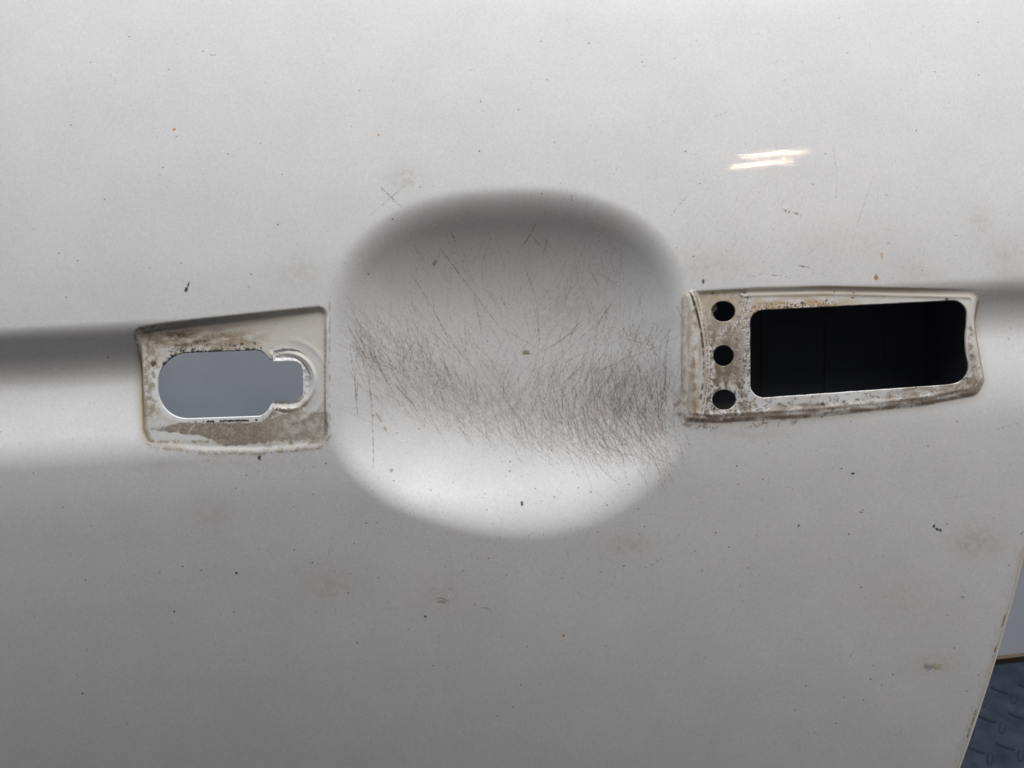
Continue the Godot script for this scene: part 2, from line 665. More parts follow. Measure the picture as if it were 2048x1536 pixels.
func make_paint() -> StandardMaterial3D:
	paint_base()
	paint_seats()
	paint_scratches()
	paint_marks()
	var img := Image.create_from_data(TEX_W, TEX_H, false, Image.FORMAT_RGBA8, px)
	var tex := ImageTexture.create_from_image(img)
	var bump := FastNoiseLite.new()
	bump.seed = 77
	bump.noise_type = FastNoiseLite.TYPE_SIMPLEX_SMOOTH
	bump.frequency = 0.12
	bump.fractal_octaves = 2
	bump.fractal_gain = 0.4
	var peel_img := bump.get_image(TEX_W, TEX_H, false, false, false)
	peel_img.convert(Image.FORMAT_RGBA8)
	peel_img.bump_map_to_normal_map(1.0)
	var m := StandardMaterial3D.new()
	m.albedo_color = Color.WHITE
	m.albedo_texture = tex
	m.texture_repeat = false
	m.roughness = 1.0
	m.roughness_texture = tex
	m.roughness_texture_channel = BaseMaterial3D.TEXTURE_CHANNEL_ALPHA
	m.metallic_specular = 0.14
	m.clearcoat_enabled = true
	m.clearcoat = 1.0
	m.clearcoat_roughness = 0.5
	m.normal_enabled = true
	m.normal_scale = 0.022
	m.normal_texture = ImageTexture.create_from_image(peel_img)
	return m


func paint_base() -> void:
	var grain := FastNoiseLite.new()
	grain.seed = 3
	grain.noise_type = FastNoiseLite.TYPE_VALUE
	grain.frequency = 0.45
	grain.fractal_octaves = 2
	var a := grain.get_image(TEX_W, TEX_H, false, false, false).get_data()
	var cloud := FastNoiseLite.new()
	cloud.seed = 9
	cloud.noise_type = FastNoiseLite.TYPE_SIMPLEX_SMOOTH
	cloud.frequency = 0.006
	cloud.fractal_octaves = 4
	var b := cloud.get_image(TEX_W, TEX_H, false, false, false).get_data()
	px.resize(TEX_W * TEX_H * 4)
	px.fill(214)
	var n := TEX_W * TEX_H
	for i in n:
		var col := i % TEX_W
		if col < 2 or col > TEX_W - 3 or i < TEX_W * 2 or i > n - TEX_W * 2:
			px[i * 4 + 3] = 6
			continue
		var k := 214 + ((int(a[i]) - 128) >> 4) + ((int(b[i]) - 128) >> 5)
		var o := i * 4
		px[o] = k
		px[o + 1] = k
		px[o + 2] = k
		px[o + 3] = 6


func dab(x: int, y: int, c: Color, alpha: float, rough := -1.0) -> void:
	if x < 2 or y < 2 or x >= TEX_W - 2 or y >= TEX_H - 2 or alpha <= 0.004:
		return
	var o := (y * TEX_W + x) * 4
	alpha = minf(alpha, 1.0)
	px[o] = int(lerpf(px[o], c.r8, alpha))
	px[o + 1] = int(lerpf(px[o + 1], c.g8, alpha))
	px[o + 2] = int(lerpf(px[o + 2], c.b8, alpha))
	if rough >= 0.0:
		px[o + 3] = int(lerpf(px[o + 3], rough * 255.0, alpha))


func splat(spot: Vector2, c: Color, alpha: float, rough := -1.0) -> void:
	var p := (spot - MAP_FROM) * TEXEL - Vector2(0.5, 0.5)
	var x := int(floor(p.x))
	var y := int(floor(p.y))
	var f := p - Vector2(x, y)
	dab(x, y, c, alpha * (1.0 - f.x) * (1.0 - f.y), rough)
	dab(x + 1, y, c, alpha * f.x * (1.0 - f.y), rough)
	dab(x, y + 1, c, alpha * (1.0 - f.x) * f.y, rough)
	dab(x + 1, y + 1, c, alpha * f.x * f.y, rough)


# a mark measured by eye on the door: moved to where it lies on the curved sheet
func on_door(p: Vector2) -> Vector2:
	var q := p
	for k in 2:
		q = sunk(p, -height(q.x, q.y))
	return q


func stroke(a: Vector2, b: Vector2, bend: float, c: Color, alpha: float, wide := 1.0, broken := 0.0) -> void:
	var mid := (a + b) * 0.5 + (b - a).orthogonal() * bend
	var n := int(a.distance_to(b) / 0.8) + 2
	var off := rng.randf() * 500.0
	for k in n:
		var t := k / float(n - 1)
		var p := a.lerp(mid, t).lerp(mid.lerp(b, t), t)
		var s := alpha * (0.35 + 0.65 * sin(PI * clampf(t * 0.94 + 0.03, 0.0, 1.0)))
		if broken > 0.0:
			s *= clampf(0.5 + broken * fine.get_noise_2d(k * 0.5, off) * 2.0, 0.0, 1.3)
		if wide <= 1.0:
			splat(p, c, s * 0.8)
		else:
			for w in int(ceil(wide * 1.4)):
				splat(p + (b - a).normalized().orthogonal() * (w / 1.4 - wide * 0.5), c, s * 0.7)


func blot(spot: Vector2, rx: float, ry: float, c: Color, alpha: float, ragged := 0.5, turn := 0.0, rough := 0.6) -> void:
	var p := (spot - MAP_FROM) * TEXEL
	rx *= TEXEL
	ry *= TEXEL
	var r := int(ceil(maxf(rx, ry) * 1.5))
	for y in range(-r, r + 1):
		for x in range(-r, r + 1):
			var q := Vector2(x, y).rotated(-turn) / Vector2(rx, ry)
			var d := q.length() + ragged * (0.6 * patch.get_noise_2d((p.x + x) * 2.0, (p.y + y) * 2.0) + 0.4 * fine.get_noise_2d(p.x + x, p.y + y))
			if d < 1.0:
				dab(int(p.x) + x, int(p.y) + y, c, alpha * clampf((1.0 - d) * 2.5, 0.0, 1.0), rough)


# a soft smudge of thin dust
func smudge(spot: Vector2, rx: float, ry: float, c: Color, alpha: float, turn := 0.0) -> void:
	var p := (spot - MAP_FROM) * TEXEL
	rx *= TEXEL
	ry *= TEXEL
	var r := int(ceil(maxf(rx, ry) * 1.6))
	for y in range(-r, r + 1, 1):
		for x in range(-r, r + 1, 1):
			var q := Vector2(x, y).rotated(-turn) / Vector2(rx, ry)
			var d := q.length_squared()
			if d < 2.4:
				var s := alpha * exp(-d * 1.6) * clampf(0.7 + 0.75 * patch.get_noise_2d(p.x + x, p.y + y) + 0.25 * fine.get_noise_2d(p.x + x, p.y + y), 0.0, 1.5)
				dab(int(p.x) + x, int(p.y) + y, c, s, 0.5)


const TAN := Color8(176, 164, 146)
const BROWN := Color8(112, 98, 82)
const DARK := Color8(52, 45, 40)
const FILM := Color8(207, 202, 192)
const SCRAPED := Color8(216, 217, 216)
const RUST := Color8(140, 98, 62)


func paint_seats() -> void:
	# left seat
	for y in range(int((590 + 78) * TEXEL), int((935 + 78) * TEXEL)):
		for x in range(int((215 + 104) * TEXEL), int((690 + 104) * TEXEL)):
			var here := Vector2(x + 0.5, y + 0.5) / TEXEL + MAP_FROM
			var p := raised(here, 14.0)
			var s := polygon_distance(p, left_seat) - SEAT_ROUND
			if s > 26.0:
				continue
			var h := left_hole(p)
			if h < -8.0:
				continue
			var big := lump.get_noise_2d(p.x, p.y)
			var mid := patch.get_noise_2d(p.x, p.y)
			var tiny := fine.get_noise_2d(p.x, p.y)
			var smear := patch.get_noise_2d(p.x * 0.38 + p.y * 0.12, p.y * 0.95)
			if s < 0.0:
				# thin film of dirt over the whole seat
				dab(x, y, FILM, clampf(0.55 + 0.5 * smear + 0.4 * step_between(760.0, 640.0, p.y), 0.0, 0.9), 0.6)
				# brown above the opening and down its left
				var above := step_between(705.0, 686.0, p.y) * step_between(648.0, 676.0, p.y) * step_between(280.0, 320.0, p.x) * step_between(560.0, 460.0, p.x)
				dab(x, y, Color8(150, 133, 110), above * clampf(0.6 + 0.9 * smear + 0.25 * tiny, 0.0, 0.9), 0.8)
				dab(x, y, DARK, above * clampf(1.5 * (smear + 0.5 * big) + 0.5 * tiny - 0.25, 0.0, 0.5) * step_between(470.0, 380.0, p.x), 0.8)
				if h < 16.0 and p.y < 730.0 and p.x < 520.0:
					dab(x, y, DARK, clampf(1.3 * fine.get_noise_2d(p.x * 0.7, p.y * 0.7) + 1.3 * mid + 0.9 * step_between(8.0, 1.0, h) - 0.3, 0.0, 0.8), 0.8)
					dab(x, y, Color8(205, 196, 176), clampf(1.8 * fine.get_noise_2d(p.x * 0.7 + 300.0, p.y * 0.7) + 1.2 * big - 0.3, 0.0, 0.55) * step_between(2.0, 7.0, h), 0.8)
				# stain left of the opening
				var left := step_between(318.0, 300.0, p.x) * step_between(268.0, 284.0, p.x)
				dab(x, y, Color8(140, 124, 104), left * clampf(0.28 + 1.1 * mid + 0.5 * tiny, 0.0, 0.65) * step_between(850.0, 820.0, p.y), 0.8)
				# scraped pale metal round the lower left of the opening
				if h < 13.0 and p.y > 735.0 and p.x < 545.0:
					dab(x, y, Color8(222, 224, 225), step_between(13.0, 6.0, h + 4.0 * mid) * 0.9, 0.4)
				# brown strip below the opening
				var low_line := 866.0 + 6.0 * sin(p.x * 0.018) + 3.0 * mid
				var high_line := 846.0 + 3.0 * mid + 12.0 * step_between(360.0, 300.0, p.x) - 22.0 * step_between(505.0, 590.0, p.x)
				if p.x > 385.0:
					low_line += 20.0 * step_between(390.0, 450.0, p.x)
				var strip := step_between(high_line - 2.0, high_line + 2.0, p.y) * step_between(low_line + 2.0, low_line - 2.0, p.y) * step_between(288.0, 300.0, p.x)
				var fade := 1.0 - 0.72 * step_between(520.0, 580.0, p.x)
				dab(x, y, Color8(134, 123, 110), strip * fade * clampf(0.82 + 0.28 * tiny + 0.25 * mid, 0.0, 0.95), 0.85)
				dab(x, y, Color8(160, 150, 135), strip * step_between(500.0, 580.0, p.x) * clampf(0.45 + 0.6 * mid + 0.3 * tiny, 0.0, 0.8), 0.85)
				# pale scraped band under it
				var bare := step_between(low_line, low_line + 3.0, p.y) * step_between(884.0, 880.0, p.y + 2.0 * mid) * step_between(432.0, 420.0, p.x)
				dab(x, y, SCRAPED, bare, 0.45)
				dab(x, y, Color8(150, 138, 122), bell((p.y - 884.0 - 2.0 * mid) / 3.0) * step_between(285.0, 300.0, p.x) * step_between(-0.05, 0.12, mid + 0.6 * tiny) * 0.8, 0.8)
				# black bare spots under the rim
				if p.x > 385.0 and p.x < 515.0 and p.y > 834.0 and p.y < 850.0:
					var line := 843.5 - (p.x - 420.0) * 0.035
					dab(x, y, Color8(30, 27, 26), step_between(3.4, 2.0, absf(p.y - line) + 3.0 * absf(tiny)) * step_between(0.0, 0.1, lump.get_noise_2d(p.x * 2.6, 40.0) + 0.25 * bell((p.x - 440.0) / 28.0) - 0.02), 0.8)
				# wear on the right round the narrow end
				if p.x > 520.0:
					dab(x, y, Color8(158, 148, 132), bell((h - 13.0 - 4.0 * big) / 5.0) * step_between(800.0, 806.0, p.y) * step_between(618.0, 606.0, p.x) * clampf(0.8 + tiny, 0.0, 1.0), 0.8)
					dab(x, y, Color8(120, 104, 88), bell((p.y - 817.0) / 1.6) * step_between(538.0, 545.0, p.x) * step_between(614.0, 606.0, p.x) * clampf(0.5 + 1.5 * tiny, 0.0, 0.9), 0.8)
					dab(x, y, Color8(212, 213, 214), 0.5 * bell((h - 26.0) / 7.0) * step_between(585.0, 610.0, p.x), 0.5)
					dab(x, y, Color8(150, 144, 134), clampf(0.9 * mid + 0.3 * tiny, 0.0, 0.5) * step_between(800.0, 850.0, p.y), 0.7)
			# dirt line round the seat
			var gutter := bell((s + 3.0) / 4.0) * clampf(0.55 + 1.2 * mid + 0.8 * tiny, 0.0, 1.0)
			if p.x < 300.0 and p.y < 885.0:
				dab(x, y, Color8(132, 108, 82), bell((s + 2.0) / 4.5) * 0.85 * step_between(690.0, 720.0, p.y), 0.8)
				dab(x, y, Color8(196, 184, 164), bell((s - 5.0) / 8.0) * 0.5 * step_between(680.0, 720.0, p.y), 0.7)
				dab(x, y, Color8(70, 60, 52), bell((s + 3.0) / 3.0) * 0.5 * clampf(0.5 + 2.0 * tiny, 0.0, 1.0) * step_between(730.0, 690.0, p.y), 0.8)
			elif p.y > 870.0:
				dab(x, y, Color8(188, 178, 164), bell((s - 4.0) / 6.0) * clampf(0.5 + 1.2 * mid, 0.0, 0.8), 0.6)
				dab(x, y, Color8(120, 110, 100), bell((s - 6.0 - 3.0 * big) / 1.6) * clampf(1.6 * tiny + 0.8 * mid, 0.0, 0.6), 0.6)
			elif p.x > 640.0:
				dab(x, y, Color8(128, 112, 94), bell((p.x - 650.0) / 2.0) * 0.7 * clampf(0.6 + tiny + 0.6 * step_between(760.0, 860.0, p.y), 0.0, 1.0) * step_between(640.0, 670.0, p.y), 0.7)
				dab(x, y, Color8(120, 106, 92), bell((p.x - 659.0) / 1.8) * 0.4 * clampf(0.4 + 1.5 * mid, 0.0, 1.0), 0.7)
			else:
				dab(x, y, Color8(150, 138, 124), gutter * 0.25, 0.7)
	# right seat
	for y in range(int((540 + 78) * TEXEL), int((880 + 78) * TEXEL)):
		for x in range(int((1330 + 104) * TEXEL), int((2005 + 104) * TEXEL)):
			var here := Vector2(x + 0.5, y + 0.5) / TEXEL + MAP_FROM
			var p := raised(here, 14.0)
			var s := polygon_distance(p, right_seat) - SEAT_ROUND
			if s > 26.0:
				continue
			var h := opening(here.x, here.y).x
			if h < -8.0:
				continue
			var big := lump.get_noise_2d(p.x + 700.0, p.y)
			var mid := patch.get_noise_2d(p.x, p.y)
			var tiny := fine.get_noise_2d(p.x, p.y)
			var smear := patch.get_noise_2d(p.x * 0.38 + p.y * 0.12, p.y * 0.95)
			if s < 0.0:
				var line := 1417.0 - pow((p.y - 728.0) / 130.0, 2.0) * 22.0
				dab(x, y, FILM, clampf(0.62 + 0.5 * smear, 0.0, 0.92), 0.6)
				if p.x < line:
					# raised pad on the left: tan streaks running down it
					var streak := lump.get_noise_2d(p.x * 5.0, p.y * 0.7)
					dab(x, y, TAN, clampf(0.35 + 1.4 * streak + 0.4 * tiny, 0.0, 0.85), 0.75)
					dab(x, y, Color8(140, 124, 104), bell((p.x - 1386.0) / 6.0) * clampf(0.25 + 1.2 * mid, 0.0, 0.8), 0.8)
					dab(x, y, DARK, bell((p.x - line + 12.0) / 1.7) * clampf(0.5 + 1.6 * mid, 0.0, 0.8), 0.8)
					dab(x, y, Color8(110, 96, 82), bell((p.x - line + 4.0) / 1.5) * clampf(0.5 + 1.3 * tiny, 0.0, 0.75), 0.8)
					dab(x, y, SCRAPED, step_between(0.05, 0.2, mid + 0.5 * tiny) * bell((p.x - 1370.0) / 5.0) * step_between(760.0, 780.0, p.y) * 0.9, 0.5)
				elif p.x < 1500.0:
					# brown column between the round holes, with paint scraped off in flakes towards the window
					var deep := step_between(590.0, 720.0, p.y)
					dab(x, y, Color8(178, 164, 144).lerp(Color8(116, 103, 88), deep), clampf(0.8 + 0.5 * mid + 0.3 * tiny, 0.0, 0.97), 0.85)
					var flake := step_between(1468.0, 1492.0, p.x + 26.0 * mid + 10.0 * tiny - 14.0 * bell((p.y - 800.0) / 30.0))
					flake = maxf(flake, bell((p.y - 668.0 + (p.x - 1440.0) * 0.62) / 9.0 + 0.8 * mid) * step_between(1424.0, 1440.0, p.x))
					flake = maxf(flake, step_between(17.0, 11.0, opening(here.x, here.y).x + 10.0 * mid) * step_between(752.0, 775.0, p.y))
					flake = maxf(flake, step_between(9.0, 4.0, absf(p.x - line - 4.0) + 4.0 * mid) * step_between(660.0, 700.0, p.y))
					var gone := step_between(-0.10, 0.08, patch.get_noise_2d(p.x * 1.5, p.y * 1.5) + 0.3 * tiny + 0.22)
					dab(x, y, Color8(206, 204, 199), flake * gone, 0.55)
					dab(x, y, Color8(92, 80, 68), flake * step_between(0.26, 0.42, tiny + 0.7 * mid) * 0.6, 0.85)
				elif p.y < 650.0:
					# tan stain and rust crumbs above the window
					var near := step_between(38.0, 6.0, h) * step_between(1760.0, 1640.0, p.x)
					dab(x, y, Color8(176, 152, 120), near * clampf(0.4 + 0.8 * smear, 0.0, 0.75), 0.8)
					var crumb := step_between(15.0, 4.0, h) * step_between(1720.0, 1600.0, p.x)
					dab(x, y, Color8(78, 60, 46), crumb * clampf(2.4 * tiny + 1.2 * mid - 0.1, 0.0, 0.85), 0.85)
					dab(x, y, Color8(216, 190, 154), crumb * clampf(2.4 * fine.get_noise_2d(p.x + 90.0, p.y + 40.0) - 0.3, 0.0, 0.8), 0.85)
					dab(x, y, Color8(150, 136, 118), bell((s + 17.0) / 1.6) * 0.4 * step_between(0.0, 0.15, big + 0.1) * step_between(1700.0, 1730.0, p.x), 0.7)
				elif p.x > 1925.0:
					dab(x, y, Color8(140, 124, 104), bell((h - 8.0) / 6.0) * clampf(0.2 + 1.8 * mid + 0.4 * tiny, 0.0, 0.85), 0.8)
					dab(x, y, Color8(120, 104, 86), bell((p - Vector2(1942, 762)).length() / 17.0) * clampf(0.9 + tiny, 0.0, 0.95), 0.85)
					dab(x, y, SCRAPED, bell((h - 5.0) / 4.0) * step_between(738.0, 748.0, p.y) * 0.9, 0.4)
				if p.y > 755.0 and p.x >= 1488.0:
					# grey brown strip under the window, scraped pale next to its edge
					var along := clampf((p.x - 1500.0) / 450.0, 0.0, 1.0)
					var grime := Color8(142, 130, 116)
					dab(x, y, grime, clampf(0.5 + 0.95 * smear + 0.25 * tiny - 0.35 * bell((along - 0.45) / 0.16) + 0.35 * bell((along - 0.82) / 0.1), 0.0, 0.9), 0.85)
					dab(x, y, Color8(214, 214, 213), step_between(17.0, 9.0, h + 7.0 * mid) * step_between(0.75, 0.5, along) * 0.85, 0.5)
					dab(x, y, Color8(218, 219, 220), bell((along - 0.42) / 0.07) * step_between(24.0, 14.0, h + 8.0 * mid), 0.45)
					dab(x, y, Color8(222, 222, 220), bell((along - 0.78) / 0.045) * bell((h - 15.0) / 5.0) * step_between(0.0, 0.1, mid + 0.5 * tiny + 0.1), 0.5)
					dab(x, y, DARK, step_between(0.36, 0.6, mid + 0.5 * tiny) * 0.32, 0.85)
			# dirt along the seat's outline
			if p.y < 600.0 and p.x > 1500.0:
				dab(x, y, Color8(150, 132, 110), bell((s + 1.0) / 1.8) * 0.75 * step_between(1585.0, 1630.0, p.x) * step_between(1960.0, 1880.0, p.x), 0.7)
				dab(x, y, Color8(186, 176, 158), bell((s + 10.0) / 8.0) * 0.5, 0.7)
			elif p.x > 1930.0:
				dab(x, y, Color8(120, 106, 86), bell((s + 1.0) / 2.2) * 0.7, 0.7)
				dab(x, y, Color8(196, 188, 174), bell((s - 5.0) / 7.0) * 0.4, 0.6)
			elif p.y > 780.0:
				dab(x, y, Color8(138, 120, 98), bell((s + 5.0 - 3.0 * big) / 4.0) * clampf(0.4 + 0.9 * smear, 0.0, 0.7), 0.8)
				dab(x, y, Color8(110, 92, 74), bell((s - 6.0) / 6.0) * clampf(3.0 * (mid + 0.4 * tiny) - 0.35, 0.0, 0.85) * step_between(1640.0, 1560.0, p.x), 0.8)
				dab(x, y, Color8(186, 176, 160), bell((s - 5.0) / 6.0) * 0.35, 0.6)
			elif p.x < 1380.0:
				dab(x, y, Color8(176, 164, 146), bell((s + 4.0) / 5.0) * clampf(0.3 + mid, 0.0, 0.7), 0.7)
	# scrape lines across the brown strip on the left and a gouge on the right
	for l in [[303, 866, 322, 848, 3.0], [312, 866, 324, 852, 2.0], [375, 868, 390, 848, 1.6], [460, 900, 470, 888, 1.2]]:
		stroke(on_door(Vector2(l[0], l[1])), on_door(Vector2(l[2], l[3])), 0.02, Color8(206, 202, 194), 0.9, l[4])
	blot(on_door(Vector2(1519, 818)), 15.0, 4.0, Color8(226, 228, 230), 1.0, 0.3, -0.2)
	blot(on_door(Vector2(1518, 819)), 10.0, 2.4, Color8(120, 122, 122), 0.9, 0.3, -0.2)
	stroke(on_door(Vector2(1494, 806)), on_door(Vector2(1499, 811)), 0.2, Color8(220, 216, 208), 0.9, 2.0)
	stroke(on_door(Vector2(1502, 812)), on_door(Vector2(1506, 804)), 0.2, Color8(220, 216, 208), 0.9, 2.0)
	for c in [[1652, 601, 4.0], [1668, 584, 2.4], [1708, 586, 2.4], [1706, 596, 3.0], [1894, 598, 4.5], [1605, 606, 5.0], [1925, 760, 3.0], [1645, 808, 5.0], [1959, 736, 3.0], [1425, 586, 3.0]]:
		blot(on_door(Vector2(c[0], c[1])), c[2], c[2] * 0.7, Color8(84, 72, 60), 0.85, 0.5)
	blot(on_door(Vector2(307, 727)), 8.0, 6.0, Color8(84, 66, 50), 0.9, 0.5, -0.5)


func paint_scratches() -> void:
	# paint rubbed dull by fingers inside the hand recess
	for y in range(430, 1050):
		for x in range(650, 1370):
			var d := ((Vector2(x, y) - Vector2(1008, 730)) / Vector2(345, 300)).length()
			if d < 1.0:
				var q := Vector2i((Vector2(x, y) - MAP_FROM) * TEXEL)
				px[(q.y * TEX_W + q.x) * 4 + 3] = int(lerpf(6.0, 85.0, step_between(1.0, 0.8, d)))
	var tone := Color8(110, 94, 84)
	# the fan of hair-thin scratches in the hand recess
	for k in 2900:
		var t := rng.randf()
		if rng.randf() < 0.24:
			t = clampf(0.80 + rng.randfn() * 0.13, 0.0, 1.03)
		var x := lerpf(712.0, 1338.0, t) + rng.randfn() * 8.0
		var mid := lerpf(700.0, 832.0, step_between(0.0, 0.55, t))
		var spread := lerpf(44.0, 98.0, step_between(0.0, 0.6, t))
		var y := mid + rng.randfn() * spread * (0.66 if rng.randf() < 0.6 else 1.3)
		var floor_line := 868.0 + 75.0 * step_between(0.05, 0.95, t)
		if y > floor_line - 20.0 * rng.randf():
			continue
		if y < 540.0 or (y < mid - spread * 1.7 and rng.randf() < 0.5):
			continue
		# the lower ones lean down to the right, the upper right ones lean the other way
		var lean := 0.36 + rng.randfn() * 0.30
		if y < mid - 20.0 and t > 0.45:
			lean = -0.18 + rng.randfn() * 0.38
		elif t < 0.25:
			lean = 0.44 + rng.randfn() * 0.34
		if y > mid + 40.0:
			lean += 0.22
		var reach := lerpf(14.0, 66.0, pow(rng.randf(), 1.7))
		var dir := Vector2(sin(lean), cos(lean))
		var strength := lerpf(0.10, 0.58, pow(rng.randf(), 2.2))
		strength *= 0.9 + 0.3 * bell((Vector2(x, y) - Vector2(1250, 800)).length() / 90.0)
		strength *= 0.92 + 0.18 * step_between(0.2, 0.6, t)
		stroke(on_door(Vector2(x, y) - dir * reach), on_door(Vector2(x, y) + dir * reach), rng.randfn() * 0.09, tone.lerp(Color8(98, 78, 66), rng.randf()), strength, 1.0, 0.45)
	smudge(on_door(Vector2(1245, 775)), 46.0, 62.0, Color8(98, 92, 78), 0.20)
	smudge(on_door(Vector2(1190, 830)), 150.0, 66.0, Color8(134, 122, 114), 0.16)
	smudge(on_door(Vector2(960, 800)), 220.0, 56.0, Color8(140, 130, 122), 0.24, 0.14)
	smudge(on_door(Vector2(1130, 620)), 130.0, 60.0, Color8(150, 144, 138), 0.18)
	# sparse ones higher up
	for k in 190:
		var x := rng.randf_range(820.0, 1290.0)
		var y := rng.randf_range(500.0, 700.0)
		var lean := rng.randfn() * 0.36 + (-0.15 if x > 1040.0 else 0.3)
		var dir := Vector2(sin(lean), cos(lean)) * rng.randf_range(12.0, 52.0)
		stroke(on_door(Vector2(x, y) - dir), on_door(Vector2(x, y) + dir), rng.randfn() * 0.05, tone, rng.randf_range(0.10, 0.30), 1.0, 0.9)
	# the long ones that stand out
	for l in [[880, 496, 935, 570, 0.5], [935, 570, 1000, 655, 0.34], [1000, 655, 1082, 700, 0.2], [820, 542, 862, 610, 0.34], [866, 618, 900, 682, 0.55], [900, 682, 938, 725, 0.25], [1073, 445, 1042, 496, 0.5], [1096, 474, 1086, 510, 0.4], [904, 466, 911, 483, 0.6], [1046, 522, 1072, 600, 0.3], [1072, 600, 1080, 690, 0.25], [1196, 545, 1238, 574, 0.3], [1181, 540, 1196, 570, 0.35], [1232, 596, 1190, 660, 0.5], [1220, 612, 1206, 660, 0.4], [1082, 704, 1168, 646, 0.45], [1124, 770, 1170, 728, 0.45], [1124, 768, 1126, 822, 0.5], [1126, 822, 1148, 872, 0.4], [1186, 748, 1234, 726, 0.4], [1248, 676, 1304, 692, 0.45], [1244, 650, 1262, 684, 0.45], [1266, 648, 1256, 684, 0.35], [1330, 730, 1316, 838, 0.6], [1312, 756, 1318, 830, 0.55], [1336, 700, 1332, 800, 0.4], [1296, 760, 1334, 876, 0.5], [1318, 838, 1346, 858, 0.4], [1340, 660, 1326, 760, 0.35], [695, 650, 738, 728, 0.5], [712, 660, 760, 742, 0.4], [738, 700, 790, 790, 0.5], [790, 770, 834, 822, 0.6], [710, 740, 716, 830, 0.5], [716, 760, 714, 812, 0.4], [742, 780, 747, 938, 0.42], [737, 750, 742, 800, 0.4], [700, 690, 706, 740, 0.35], [830, 680, 800, 730, 0.4], [826, 700, 820, 724, 0.6], [1166, 640, 1120, 684, 0.35], [1062, 470, 1090, 500, 0.2], [948, 590, 962, 660, 0.3], [1000, 590, 1014, 618, 0.4]]:
		stroke(on_door(Vector2(l[0], l[1])), on_door(Vector2(l[2], l[3])), rng.randfn() * 0.03, Color8(78, 72, 66), float(l[4]) * 1.35, 1.3, 0.35)
	stroke(on_door(Vector2(752, 826)), on_door(Vector2(776, 870)), 0.05, Color8(150, 128, 104), 0.5, 3.0, 0.8)


